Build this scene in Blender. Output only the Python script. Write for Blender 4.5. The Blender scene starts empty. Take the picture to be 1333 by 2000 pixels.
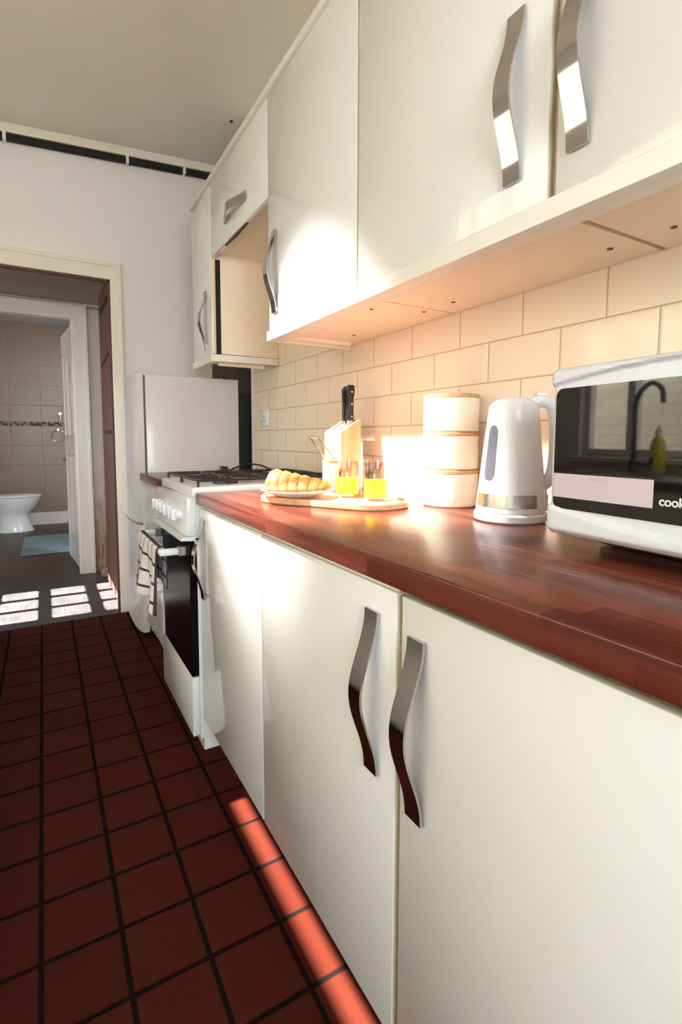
import bpy, bmesh, math, random
from mathutils import Vector, Matrix
random.seed(7)
S = bpy.context.scene
C = bpy.context.collection
PI = math.pi

# ------------------------------------------------------------------ camera
H = 1.087                                    # eye height above the floor
cam = bpy.data.cameras.new('camera')
cam.sensor_fit = 'VERTICAL'; cam.sensor_height = 36.0; cam.sensor_width = 24.0
cam.lens = 995.727 / 2000 * 36.0
cam.shift_y = -58.13 / 2000
cam.clip_start = 0.02
co = bpy.data.objects.new('camera', cam); C.objects.link(co)
yaw, pit, rol = [math.radians(a) for a in (30.3233, -4.799, 0.155)]
f = Vector((math.sin(yaw)*math.cos(pit), math.cos(yaw)*math.cos(pit), math.sin(pit)))
r = Vector((math.cos(yaw), -math.sin(yaw), 0)); u = r.cross(f)
r2 = r*math.cos(rol) + u*math.sin(rol); u2 = -r*math.sin(rol) + u*math.cos(rol)
co.matrix_world = Matrix(((r2.x, u2.x, -f.x, 0), (r2.y, u2.y, -f.y, 0), (r2.z, u2.z, -f.z, H), (0, 0, 0, 1)))
S.camera = co

# ------------------------------------------------------------------ light
S.view_settings.view_transform = 'Standard'; S.view_settings.look = 'None'
S.view_settings.exposure = 0.0; S.view_settings.gamma = 1.0
S.view_settings.use_curve_mapping = False
S.cycles.max_bounces = 10; S.cycles.diffuse_bounces = 6; S.cycles.transparent_max_bounces = 16
S.cycles.sample_clamp_indirect = 6.0
w = bpy.data.worlds.new('sky'); S.world = w; w.use_nodes = True
bg = w.node_tree.nodes['Background']
bg.inputs[0].default_value = (0.80, 0.93, 1.0, 1); bg.inputs[1].default_value = 24.5
K = 1.06                                     # slope of the sun's rays
sl = bpy.data.lights.new('sun', 'SUN'); sl.energy = 98.0; sl.angle = math.radians(0.35); sl.color = (1.0, 0.95, 0.88)
so = bpy.data.objects.new('sun', sl); C.objects.link(so)
so.rotation_euler = Vector((1, -0.03, -K)).to_track_quat('-Z', 'Y').to_euler()
so.location = (-4, 1, 6)

def portal(name, loc, direction, sx, sy):
    l = bpy.data.lights.new(name, 'AREA'); l.shape = 'RECTANGLE'; l.size = sx; l.size_y = sy
    l.cycles.is_portal = True
    o = bpy.data.objects.new(name, l); C.objects.link(o); o.location = loc
    o.rotation_euler = Vector(direction).to_track_quat('-Z', 'Y').to_euler()
    return o

SPOT = Vector((-.47, 1.90, 2.64)); AIM = Vector((.81, 1.24, .93))
pl = bpy.data.lights.new('ceiling_spotlight_lamp', 'SPOT'); pl.energy = 2400; pl.color = (1.0, .97, .93)
pl.spot_size = math.radians(28); pl.spot_blend = 1.0; pl.shadow_soft_size = .07
po = bpy.data.objects.new('ceiling_spotlight_lamp', pl); C.objects.link(po); po.location = SPOT
po.rotation_euler = (AIM-SPOT).to_track_quat('-Z', 'Y').to_euler()

# ------------------------------------------------------------------ materials
def mat(name, col, rough=.5, metal=0.0, coat=0.0, spec=.5, ior=None, noise=None, bump=None, emit=None):
    m = bpy.data.materials.new(name); m.use_nodes = True
    nt = m.node_tree; b = nt.nodes['Principled BSDF']
    b.inputs['Base Color'].default_value = (*col, 1)
    b.inputs['Roughness'].default_value = rough; b.inputs['Metallic'].default_value = metal
    b.inputs['Coat Weight'].default_value = coat; b.inputs['Coat Roughness'].default_value = .06
    b.inputs['Specular IOR Level'].default_value = spec
    if ior: b.inputs['IOR'].default_value = ior
    if noise:                                 # (scale, second colour, stretch)
        tc = nt.nodes.new('ShaderNodeTexCoord'); mp = nt.nodes.new('ShaderNodeMapping')
        mp.inputs['Scale'].default_value = noise[2] if len(noise) > 2 else (1, 1, 1)
        n = nt.nodes.new('ShaderNodeTexNoise'); n.inputs['Scale'].default_value = noise[0]; n.inputs['Detail'].default_value = 5
        mx = nt.nodes.new('ShaderNodeMix'); mx.data_type = 'RGBA'
        mx.inputs[6].default_value = (*col, 1); mx.inputs[7].default_value = (*noise[1], 1)
        rp = nt.nodes.new('ShaderNodeMapRange'); rp.inputs[1].default_value = .35; rp.inputs[2].default_value = .65
        L = nt.links
        L.new(tc.outputs['Object'], mp.inputs[0]); L.new(mp.outputs[0], n.inputs[0]); L.new(n.outputs[0], rp.inputs[0])
        L.new(rp.outputs[0], mx.inputs[0]); L.new(mx.outputs[2], b.inputs['Base Color'])
    if bump:                                  # (scale, strength)
        tc = nt.nodes.new('ShaderNodeTexCoord'); n = nt.nodes.new('ShaderNodeTexNoise'); n.inputs['Scale'].default_value = bump[0]
        n.inputs['Detail'].default_value = 3
        bp = nt.nodes.new('ShaderNodeBump'); bp.inputs['Strength'].default_value = bump[1]; bp.inputs['Distance'].default_value = .002
        nt.links.new(tc.outputs['Object'], n.inputs[0]); nt.links.new(n.outputs[0], bp.inputs['Height']); nt.links.new(bp.outputs[0], b.inputs['Normal'])
    return m

class NT:                                     # small helper for node maths
    def __init__(s, m): s.m = m; s.t = m.node_tree; s.b = s.t.nodes['Principled BSDF']
    def new(s, k): return s.t.nodes.new('ShaderNode'+k)
    def put(s, sock, v):
        if isinstance(v, (int, float)): sock.default_value = v
        else: s.t.links.new(v, sock)
    def math(s, op, a, b=0.0, c=0.0):
        n = s.new('Math'); n.operation = op; s.put(n.inputs[0], a); s.put(n.inputs[1], b); s.put(n.inputs[2], c); return n.outputs[0]
    def xyz(s):
        tc = s.new('TexCoord'); sp = s.new('SeparateXYZ'); s.t.links.new(tc.outputs['Object'], sp.inputs[0]); return sp.outputs
    def comb(s, x, y, z=0.0):
        n = s.new('CombineXYZ'); s.put(n.inputs[0], x); s.put(n.inputs[1], y); s.put(n.inputs[2], z); return n.outputs[0]
    def mix(s, fac, a, b):
        n = s.new('Mix'); n.data_type = 'RGBA'; s.put(n.inputs[0], fac)
        for k, v in ((6, a), (7, b)):
            if isinstance(v, tuple): n.inputs[k].default_value = (*v, 1)
            else: s.t.links.new(v, n.inputs[k])
        return n.outputs[2]
    def noise(s, vec, scale, detail=3):
        n = s.new('TexNoise'); n.inputs['Scale'].default_value = scale; n.inputs['Detail'].default_value = detail
        if vec is not None: s.t.links.new(vec, n.inputs['Vector'])
        return n.outputs[0]
    def white(s, vec):
        n = s.new('TexWhiteNoise'); n.noise_dimensions = '3D'; s.t.links.new(vec, n.inputs['Vector']); return n.outputs
    def bump(s, h, strength=.5, dist=.002):
        n = s.new('Bump'); n.inputs['Strength'].default_value = strength; n.inputs['Distance'].default_value = dist
        s.t.links.new(h, n.inputs['Height']); s.t.links.new(n.outputs[0], s.b.inputs['Normal'])

def tile_mat(name, a, bx, a0, b0, pa, pb, gap, col, col2, grout, rough, stagger=True, coat=0.0, groutrough=.8, dirt=0.0):
    """tiles of pitch pa x pb along object axes a and bx, first corner at a0, b0"""
    m = mat(name, col, rough, coat=coat); N = NT(m); o = N.xyz()
    v = N.math('DIVIDE', N.math('SUBTRACT', o[bx], b0), pb); row = N.math('FLOOR', v)
    h = N.math('DIVIDE', N.math('SUBTRACT', o[a], a0), pa)
    if stagger: h = N.math('ADD', h, N.math('MULTIPLY', N.math('FLOORED_MODULO', row, 2.0), .5))
    colm = N.math('FLOOR', h)
    fh = N.math('FRACT', h); fv = N.math('FRACT', v)
    dh = N.math('MULTIPLY', N.math('MINIMUM', fh, N.math('SUBTRACT', 1.0, fh)), pa)
    dv = N.math('MULTIPLY', N.math('MINIMUM', fv, N.math('SUBTRACT', 1.0, fv)), pb)
    d = N.math('MINIMUM', dh, dv)
    n = N.new('MapRange'); N.put(n.inputs[0], d); n.inputs[1].default_value = gap*.35; n.inputs[2].default_value = gap*.65
    face = n.outputs[0]
    n2 = N.new('MapRange'); N.put(n2.inputs[0], d); n2.inputs[1].default_value = gap*.3; n2.inputs[2].default_value = gap*1.6
    rnd = N.white(N.comb(colm, row, 3.0))[0]
    var = N.math('ADD', N.math('MULTIPLY', rnd, .6), N.math('MULTIPLY', N.noise(None, 9.0), .4))
    tile = N.mix(var, col, col2)
    full = N.mix(face, grout, tile)
    N.t.links.new(full, N.b.inputs['Base Color'])
    rr = N.math('ADD', N.math('MULTIPLY', face, rough-groutrough), groutrough)
    N.t.links.new(rr, N.b.inputs['Roughness'])
    N.bump(N.math('ADD', n2.outputs[0], N.math('MULTIPLY', N.noise(None, 30.0), dirt)), .5, .0015)
    return m

def stave_mat():
    m = mat('worktop_wood', (.3, .06, .03), .26, coat=.05, spec=.32); N = NT(m); o = N.xyz()
    row = N.math('FLOOR', N.math('DIVIDE', N.math('ADD', o[0], N.math('MULTIPLY', o[2], 1.0)), .043))
    off = N.math('MULTIPLY', N.white(N.comb(row, 1.0, 5.0))[0], .7)
    colm = N.math('FLOOR', N.math('DIVIDE', N.math('ADD', o[1], off), .42))
    rnd = N.white(N.comb(row, colm, 2.0))[0]
    grain = N.noise(N.comb(N.math('MULTIPLY', o[0], 90.0), N.math('MULTIPLY', o[1], 5.0), N.math('MULTIPLY', o[2], 90.0)), 1.0, 6)
    grain2 = N.noise(N.comb(N.math('MULTIPLY', o[0], 22.0), N.math('MULTIPLY', o[1], 2.5), N.math('ADD', N.math('MULTIPLY', o[2], 22.0), rnd)), 1.0, 4)
    base = N.mix(rnd, (.085, .013, .0075), (.25, .062, .034))
    g = N.math('MULTIPLY', N.math('ADD', grain, grain2), .5)
    mr = N.new('MapRange'); N.put(mr.inputs[0], g); mr.inputs[1].default_value = .35; mr.inputs[2].default_value = .62
    full = N.mix(N.math('MULTIPLY', N.math('SUBTRACT', 1.0, mr.outputs[0]), .75), base, (.045, .006, .004))
    N.t.links.new(full, N.b.inputs['Base Color'])
    return m

def wood_mat(name, c1, c2, axis=1, rough=.45, sc=1.0):
    m = mat(name, c1, rough); N = NT(m); o = N.xyz()
    k = [60.0*sc, 60.0*sc, 60.0*sc]; k[axis] = 4.0*sc
    g = N.noise(N.comb(*[N.math('MULTIPLY', o[i], k[i]) for i in range(3)]), 1.0, 5)
    mr = N.new('MapRange'); N.put(mr.inputs[0], g); mr.inputs[1].default_value = .35; mr.inputs[2].default_value = .65
    N.t.links.new(N.mix(mr.outputs[0], c1, c2), N.b.inputs['Base Color'])
    return m

def clear_mat(name, tint, bumpy=False, dark=0.0):
    """thin clear glass: see-through with a fresnel shine"""
    m = bpy.data.materials.new(name); m.use_nodes = True; nt = m.node_tree; nt.nodes.clear()
    out = nt.nodes.new('ShaderNodeOutputMaterial'); mx = nt.nodes.new('ShaderNodeMixShader')
    tr = nt.nodes.new('ShaderNodeBsdfTransparent'); gl = nt.nodes.new('ShaderNodeBsdfGlossy'); fr = nt.nodes.new('ShaderNodeMath'); lw = nt.nodes.new('ShaderNodeLayerWeight'); lw.inputs['Blend'].default_value = .5; fp = nt.nodes.new('ShaderNodeMath'); fp.operation = 'POWER'; fp.inputs[1].default_value = 4.0; fr.operation = 'MULTIPLY_ADD'; fr.inputs[1].default_value = .45; fr.inputs[2].default_value = .03; nt.links.new(lw.outputs['Facing'], fp.inputs[0]); nt.links.new(fp.outputs[0], fr.inputs[0])
    gl.inputs['Roughness'].default_value = .03
    tr.inputs[0].default_value = (*tint, 1)
    L = nt.links
    L.new(fr.outputs[0], mx.inputs[0]); L.new(tr.outputs[0], mx.inputs[1]); L.new(gl.outputs[0], mx.inputs[2]); L.new(mx.outputs[0], out.inputs[0])
    if bumpy:
        tc = nt.nodes.new('ShaderNodeTexCoord'); mp = nt.nodes.new('ShaderNodeMapping'); mp.inputs['Scale'].default_value = (1, 1, .38)
        v = nt.nodes.new('ShaderNodeTexVoronoi'); v.inputs['Scale'].default_value = 75
        L.new(tc.outputs['Object'], mp.inputs[0]); L.new(mp.outputs[0], v.inputs['Vector'])
        rp = nt.nodes.new('ShaderNodeMapRange'); rp.inputs[1].default_value = .45; rp.inputs[2].default_value = .75
        L.new(v.outputs['Distance'], rp.inputs[0])
        sp = nt.nodes.new('ShaderNodeSeparateXYZ'); L.new(tc.outputs['Object'], sp.inputs[0])
        zr = nt.nodes.new('ShaderNodeMapRange'); zr.inputs[1].default_value = .050; zr.inputs[2].default_value = .060; L.new(sp.outputs[2], zr.inputs[0])
        zt = nt.nodes.new('ShaderNodeMapRange'); zt.inputs[1].default_value = .104; zt.inputs[2].default_value = .098; L.new(sp.outputs[2], zt.inputs[0])
        m1 = nt.nodes.new('ShaderNodeMath'); m1.operation = 'MULTIPLY'; L.new(zr.outputs[0], m1.inputs[0]); L.new(zt.outputs[0], m1.inputs[1])
        m2 = nt.nodes.new('ShaderNodeMath'); m2.operation = 'MULTIPLY'; L.new(m1.outputs[0], m2.inputs[0]); L.new(rp.outputs[0], m2.inputs[1])
        mc = nt.nodes.new('ShaderNodeMix'); mc.data_type = 'RGBA'; mc.inputs[6].default_value = (*tint, 1); mc.inputs[7].default_value = (.76, .68, .62, 1)
        L.new(m2.outputs[0], mc.inputs[0]); L.new(mc.outputs[2], tr.inputs[0])
        b = nt.nodes.new('ShaderNodeBump'); b.inputs['Strength'].default_value = 1; b.inputs['Distance'].default_value = .004
        L.new(v.outputs['Distance'], b.inputs['Height'])
    return m

M = {}
M['cream_gloss'] = mat('cream_gloss', (.765, .75, .715), .28, coat=.7)
M['cream_edge'] = mat('cream_edge', (.66, .58, .40), .4)
M['cream_trim'] = mat('cream_trim', (.80, .76, .68), .3)
M['carcass'] = mat('carcass', (.84, .72, .58), .5)
M['chrome'] = mat('chrome', (.50, .48, .46), .10, metal=1.0)
M['steel'] = mat('steel', (.6, .58, .56), .25, metal=1.0)
M['black_plastic'] = mat('black_plastic', (.012, .010, .010), .3)
M['black_void'] = mat('black_void', (.004, .004, .004), .8)
M['black_glass'] = mat('black_glass', (.004, .004, .004), .03, spec=.8)
M['oven_glass'] = mat('oven_glass', (.004, .003, .003), .2, spec=.08)
M['white_enamel'] = mat('white_enamel', (.80, .81, .82), .18, coat=.3)
M['fridge_white'] = mat('fridge_white', (.66, .62, .61), .3, coat=.2, bump=(160, .06))
M['fridge_seal'] = mat('fridge_seal', (.10, .09, .09), .6)
M['white_plastic'] = mat('white_plastic', (.76, .78, .83), .25)
M['white_ceramic'] = mat('white_ceramic', (.82, .81, .79), .12, coat=.4)
M['wall_paint'] = mat('wall_paint', (.84, .785, .735), .8, bump=(40, .15), noise=(2.5, (.81, .755, .705)))
M['ceiling_paint'] = mat('ceiling_paint', (.84, .79, .70), .85, bump=(25, .2), noise=(1.6, (.79, .74, .645)))
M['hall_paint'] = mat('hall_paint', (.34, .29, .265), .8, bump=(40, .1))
M['trim_paint'] = mat('trim_paint', (.80, .72, .60), .35)
M['white_trim'] = mat('white_trim', (.78, .72, .68), .3)
M['worktop'] = stave_mat()
M['bamboo'] = wood_mat('bamboo', (.60, .34, .14), (.44, .22, .08), 1)
M['block_wood'] = wood_mat('block_wood', (.72, .42, .22), (.60, .31, .14), 2)
M['board_wood'] = wood_mat('board_wood', (.66, .38, .20), (.52, .26, .12), 1)
M['brown_door'] = wood_mat('brown_door', (.105, .028, .013), (.06, .016, .008), 2, .6)
M['canister'] = mat('canister', (.77, .68, .55), .35)
M['clear'] = clear_mat('clear', (.96, .96, .95))
M['tumbler_glass'] = clear_mat('tumbler_glass', (.985, .98, .97), True)
M['juice'] = mat('juice', (.98, .70, .02), .3)
M['soap'] = mat('soap', (.80, .74, .04), .2)
M['backsplash'] = tile_mat('backsplash', 1, 2, .6625, 1.343, .2175, .105, .0035, (.83, .71, .56), (.80, .67, .52), (.46, .33, .22), .14, True, coat=.2)
M['quarry'] = tile_mat('quarry', 0, 1, -.045, 1.149, .1545, .160, .011, (.047, .0090, .0048), (.034, .0055, .0030), (.005, .003, .0027), .65, False, groutrough=.9, dirt=.25)
M['quarry'].node_tree.nodes['Principled BSDF'].inputs['Specular IOR Level'].default_value = .04
M['bath_tile'] = tile_mat('bath_tile', 0, 2, 0.0, 1.25, .33, .25, .004, (.21, .140, .095), (.185, .122, .083), (.17, .115, .08), .3, False)
M['brick'] = tile_mat('brick', 1, 2, 0, 0, .225, .075, .010, (.66, .60, .44), (.50, .45, .34), (.42, .38, .30), .85, True, dirt=1.5)
M['bath_floor'] = wood_mat('bath_floor', (.06, .034, .022), (.04, .022, .014), 0, .5, .5)
M['slate'] = mat('slate', (.08, .07, .08), .5)

def hall_floor_mat():
    m = mat('hall_floor', (.16, .15, .155), .5); N = NT(m); o = N.xyz()
    g = N.noise(N.comb(N.math('MULTIPLY', o[0], 120.0), N.math('MULTIPLY', o[1], 9.0)), 1.0, 4)
    g2 = N.noise(N.comb(o[0], o[1]), 7.0, 4)
    mr = N.new('MapRange'); N.put(mr.inputs[0], N.math('ADD', N.math('MULTIPLY', g, .6), N.math('MULTIPLY', g2, .4))); mr.inputs[1].default_value = .4; mr.inputs[2].default_value = .6
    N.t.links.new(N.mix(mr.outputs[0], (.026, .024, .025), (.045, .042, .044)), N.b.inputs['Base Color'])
    return m
M['hall_floor'] = hall_floor_mat()

def stain_mat():
    m = mat('stained_paint', (.60, .54, .49), .7); N = NT(m); o = N.xyz()
    n = N.noise(None, 14.0, 6)
    hgt = N.new('MapRange'); N.put(hgt.inputs[0], o[2]); hgt.inputs[1].default_value = 1.0; hgt.inputs[2].default_value = .15
    fac = N.math('MULTIPLY', hgt.outputs[0], N.math('ADD', N.math('MULTIPLY', n, 1.6), -.25))
    mr = N.new('MapRange'); N.put(mr.inputs[0], fac); mr.inputs[1].default_value = .08; mr.inputs[2].default_value = .6
    N.t.links.new(N.mix(mr.outputs[0], (.60, .54, .49), (.26, .13, .05)), N.b.inputs['Base Color'])
    return m
M['stained'] = stain_mat()

def mosaic_mat():
    m = mat('mosaic', (.5, .4, .3), .7); N = NT(m); o = N.xyz()
    a = N.math('FLOOR', N.math('DIVIDE', o[0], .024)); b = N.math('FLOOR', N.math('DIVIDE', o[2], .024))
    v = N.white(N.comb(a, b, 1.0))[0]
    st = N.math('GREATER_THAN', v, .52)
    N.t.links.new(N.mix(st, (.17, .125, .09), (.02, .014, .012)), N.b.inputs['Base Color'])
    return m
M['mosaic'] = mosaic_mat()

def towel_mat():
    m = mat('towel', (.72, .67, .68), .9, bump=(350, .5)); N = NT(m)
    uv = N.new('UVMap'); sp = N.new('SeparateXYZ'); N.t.links.new(uv.outputs[0], sp.inputs[0])
    def line(c, pitch, wdt, off):
        fr = N.math('FRACT', N.math('DIVIDE', N.math('ADD', c, off), pitch)); return N.math('LESS_THAN', fr, wdt/pitch)
    l = N.math('MAXIMUM', line(sp.outputs[1], .056, .009, .02), line(sp.outputs[0], .075, .009, .0))
    N.t.links.new(N.mix(l, (.72, .67, .68), (.03, .022, .03)), N.b.inputs['Base Color'])
    return m
M['towel'] = towel_mat()

def croissant_mat():
    m = mat('croissant', (.75, .42, .14), .35, coat=.2); N = NT(m)
    n = N.noise(None, 55.0, 5); n2 = N.noise(None, 14.0, 3)
    mr = N.new('MapRange'); N.put(mr.inputs[0], N.math('ADD', N.math('MULTIPLY', n, .5), N.math('MULTIPLY', n2, .5))); mr.inputs[1].default_value = .38; mr.inputs[2].default_value = .62
    uv = N.new('UVMap'); sp = N.new('SeparateXYZ'); N.t.links.new(uv.outputs[0], sp.inputs[0])
    fr = N.math('FRACT', sp.outputs[0]); band = N.math('POWER', fr, 2.5)
    col = N.mix(mr.outputs[0], (.33, .11, .02), (.56, .28, .08))
    N.t.links.new(N.mix(N.math('MULTIPLY', band, .8), col, (.20, .05, .008)), N.b.inputs['Base Color'])
    N.bump(n, .5, .003)
    return m
M['croissant'] = croissant_mat()
M['mat_blue'] = mat('mat_blue', (.17, .23, .26), .95, noise=(30, (.10, .14, .17), (1, 8, 1)), bump=(120, .8))

# ------------------------------------------------------------------ mesh helpers
WL = {}                                        # world origin of every thing and part
def box(bm, lo, hi, bev=0.0, seg=2):
    x0, y0, z0 = lo; x1, y1, z1 = hi
    vs = [bm.verts.new(p) for p in ((x0, y0, z0), (x1, y0, z0), (x1, y1, z0), (x0, y1, z0), (x0, y0, z1), (x1, y0, z1), (x1, y1, z1), (x0, y1, z1))]
    fs = [bm.faces.new([vs[i] for i in q]) for q in ((0, 3, 2, 1), (4, 5, 6, 7), (0, 1, 5, 4), (1, 2, 6, 5), (2, 3, 7, 6), (3, 0, 4, 7))]
    if bev:
        es = list({e for fc in fs for e in fc.edges})
        bmesh.ops.bevel(bm, geom=es, offset=bev, segments=seg, affect='EDGES', profile=.5)
def lathe(bm, prof, cx=0.0, cy=0.0, n=40, shift=None):
    """prof: (radius, z); shift(z) -> (dx, dy)"""
    rings = []
    for rr, z in prof:
        dx, dy = shift(z) if shift else (0, 0)
        if rr < 1e-5: rings.append([bm.verts.new((cx+dx, cy+dy, z))])
        else: rings.append([bm.verts.new((cx+dx+rr*math.cos(2*PI*i/n), cy+dy+rr*math.sin(2*PI*i/n), z)) for i in range(n)])
    for a, b in zip(rings, rings[1:]):
        for i in range(n):
            j = (i+1) % n
            if len(a) == 1 and len(b) == 1: continue
            if len(a) == 1: bm.faces.new((a[0], b[j], b[i]))
            elif len(b) == 1: bm.faces.new((a[i], a[j], b[0]))
            else: bm.faces.new((a[i], a[j], b[j], b[i]))
    return rings
def prism(bm, pts, axis, lo, hi, bev=0.0):
    """extrude a polygon given in the two other axes along axis"""
    def P(a, b, t):
        return [(t, a, b), (a, t, b), (a, b, t)][axis]
    A = [bm.verts.new(P(a, b, lo)) for a, b in pts]; B = [bm.verts.new(P(a, b, hi)) for a, b in pts]
    n = len(pts); fs = [bm.faces.new(A[::-1]), bm.faces.new(B)]
    for i in range(n):
        fs.append(bm.faces.new((A[i], A[(i+1) % n], B[(i+1) % n], B[i])))
    if bev:
        es = list({e for fc in fs[:2] for e in fc.edges})
        bmesh.ops.bevel(bm, geom=es, offset=bev, segments=2, affect='EDGES', profile=.5)
def tube(bm, pts, rad, n=12, caps=True, flat=1.0):
    """sweep a round section; rad a number or a list; flat squashes the section"""
    pts = [Vector(p) for p in pts]; m = len(pts); rings = []
    t0 = (pts[1]-pts[0]).normalized(); ref = Vector((0, 0, 1)) if abs(t0.z) < .9 else Vector((0, 1, 0))
    nrm = t0.cross(ref).normalized()
    for i, p in enumerate(pts):
        t = (pts[min(i+1, m-1)]-pts[max(i-1, 0)]).normalized()
        nrm = (nrm - t*nrm.dot(t)).normalized(); bn = t.cross(nrm)
        rr = rad[i] if isinstance(rad, (list, tuple)) else rad
        rings.append([bm.verts.new(p + nrm*rr*math.cos(2*PI*k/n) + bn*rr*flat*math.sin(2*PI*k/n)) for k in range(n)])
    for a, b in zip(rings, rings[1:]):
        for k in range(n): bm.faces.new((a[k], a[(k+1) % n], b[(k+1) % n], b[k]))
    if caps: bm.faces.new(rings[0][::-1]); bm.faces.new(rings[-1])
def spline(pts, n=8):
    """Catmull-Rom through points"""
    P = [Vector(p) for p in pts]; P = [P[0]*2-P[1]] + P + [P[-1]*2-P[-2]]; o = []
    for i in range(1, len(P)-2):
        for k in range(n):
            t = k/n; a, b, c, d = P[i-1], P[i], P[i+1], P[i+2]
            o.append(.5*((2*b)+(-a+c)*t+(2*a-5*b+4*c-d)*t*t+(-a+3*b-3*c+d)*t**3))
    o.append(P[-2]); return o
def rrect(x0, y0, x1, y1, r, n=6):
    o = []
    for cx, cy, a0 in ((x1-r, y1-r, 0), (x0+r, y1-r, 90), (x0+r, y0+r, 180), (x1-r, y0+r, 270)):
        for k in range(n+1):
            a = math.radians(a0+90*k/n); o.append((cx+r*math.cos(a), cy+r*math.sin(a)))
    return o
def obj(name, bm, m, parent=None, smooth=False, angle=35, loc=None):
    """links a bmesh given in world coordinates as one object, its origin at the parent's or at loc"""
    org = Vector(loc) if loc is not None else (WL[parent.name] if parent else Vector((0, 0, 0)))
    bmesh.ops.recalc_face_normals(bm, faces=bm.faces[:])
    me = bpy.data.meshes.new(name); bmesh.ops.translate(bm, verts=bm.verts[:], vec=-org)
    if smooth:
        for fc in bm.faces: fc.smooth = True
        for e in bm.edges:
            if len(e.link_faces) == 2 and e.calc_face_angle(0) > math.radians(angle): e.smooth = False
    bm.to_mesh(me); bm.free()
    o = bpy.data.objects.new(name, me); C.objects.link(o)
    me.materials.append(M[m] if isinstance(m, str) else m)
    if parent: o.parent = parent; o.location = org - WL[parent.name]
    else: o.location = org
    WL[o.name] = org
    return o
def tag(o, label, cat, group=None):
    o['label'] = label; o['category'] = cat
    if group: o['group'] = group
    return o
def thing(name, label, cat, loc=(0, 0, 0), group=None):
    o = bpy.data.objects.new(name, None); C.objects.link(o); o.location = loc; o.empty_display_size = .05
    WL[o.name] = Vector(loc); return tag(o, label, cat, group)
def struct(name, bm, m, **k):
    o = obj(name, bm, m, **k)
    if not k.get('parent'): o['kind'] = 'structure'
    return o
def B(*boxes, bev=0.0):
    bm = bmesh.new()
    for lo, hi in boxes: box(bm, lo, hi, bev)
    return bm

# ------------------------------------------------------------------ the rooms
XW = 1.03; XL = -1.30; YF = 3.40; YB = -1.70
struct('floor', B(((XL-.1, YB-.1, -.06), (XW+.3, 3.39, 0))), 'quarry')
struct('floor_hall', B(((-1.2, 3.39, -.06), (.60, 4.62, -.001))), 'hall_floor')
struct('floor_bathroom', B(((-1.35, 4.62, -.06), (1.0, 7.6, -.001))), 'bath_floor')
# right wall: painted, with the tiles on its face
struct('wall_right', B(((XW+.012, YB-.1, 0), (XW+.30, 2.80, 3.0))), 'wall_paint')
struct('wall_gap_shade', B(((XW+.22, 2.80, 0), (XW+.30, 3.5, 3.0)), ((XW-.035, 3.380, 0), (XW+.22, 3.3995, 1.62))), mat('painted_gap_shade', (.10, .09, .085), .9))  # recess and dark colour added to stand for shade beside the fridge
tl = obj('tiled_splashback', B(((XW, YB, .84), (XW+.0115, 2.72, 1.62))), 'backsplash')
tag(tl, 'cream brick-bond wall tiles above the wooden worktop', 'tiles')
# ceiling with a slight fall
def cz(x): return 2.77 + .066*x
bm = bmesh.new()
def cslab(x0, y0, x1, y1):
    prism(bm, [(x0, cz(x0)), (x1, cz(x1)), (x1, cz(x1)+.02), (x0, cz(x0)+.02)], 1, y0, y1)
cslab(XL-.1, YB-.1, XW+.30, 3.42)
struct('ceiling', bm, 'ceiling_paint')
# left wall with a window opening
WY0, WY1, WZ0, WZ1 = -.35, 1.485, .985, 2.023
VY0, VY1, VZ1 = 1.56, 2.40, 1.93
struct('wall_left', B(((XL-.12, YB-.1, 0), (XL, WY0, 3)), ((XL-.12, WY1, 0), (XL, VY0, 3)), ((XL-.12, VY1, 0), (XL, 3.5, 3)), ((XL-.12, WY0, 0), (XL, WY1, WZ0)), ((XL-.12, WY0, WZ1), (XL, WY1, 3)), ((XL-.12, VY0, 0), (XL, VY1, WZ0)), ((XL-.12, VY0, VZ1), (XL, VY1, 3))), 'wall_paint')
struct('window_1', B(((XL-.08, WY0, WZ0), (XL-.03, WY0+.06, WZ1)), ((XL-.08, WY0, WZ0), (XL-.03, WY1, WZ0+.06)),
                     ((XL-.08, .35, WZ0), (XL-.03, .41, WZ1)), ((XL-.08, 1.30, WZ0), (XL-.03, 1.34, 1.62)), ((XL-.08, WY1-.02, WZ0), (XL-.03, WY1, WZ1)), bev=.004), 'white_trim')
struct('window_3', B(((XL-.08, VY0, WZ0), (XL-.03, VY0+.05, VZ1)), ((XL-.08, VY1-.05, WZ0), (XL-.03, VY1, VZ1)), ((XL-.081, VY0, WZ0), (XL-.031, VY1, WZ0+.05)),
                     ((XL-.079, VY0, VZ1-.05), (XL-.029, VY1, VZ1)), ((XL-.085, 2.03, WZ0), (XL-.02, 2.08, VZ1)), bev=.004), 'white_trim')
struct('trim_1', B(((XL-.03, WY0-.05, WZ0-.03), (XL+.04, VY1+.05, WZ0)), bev=.004), 'white_trim')
# back wall; its unseen half-glazed door is added to let in fill light
DX0, DX1 = -.95, .25
struct('wall_back', B(((XL-.1, YB-.12, 0), (DX0, YB, 3)), ((DX1, YB-.12, 0), (XW+.1, YB, 3)), ((DX0, YB-.12, 2.1), (DX1, YB, 3))), 'wall_paint')
struct('door_added_fill', B(((DX0, YB-.09, 0), (DX0+.07, YB-.04, 2.1)), ((DX1-.07, YB-.09, 0), (DX1, YB-.04, 2.1)), ((DX0, YB-.09, 2.03), (DX1, YB-.04, 2.1)),
                   ((DX0, YB-.09, 0), (DX1, YB-.04, 1.0)), ((DX0, YB-.09, 1.0), (DX1, YB-.04, 1.08)), ((-.38, YB-.09, 0), (-.32, YB-.04, 2.1)), bev=.004), 'white_trim')
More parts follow.
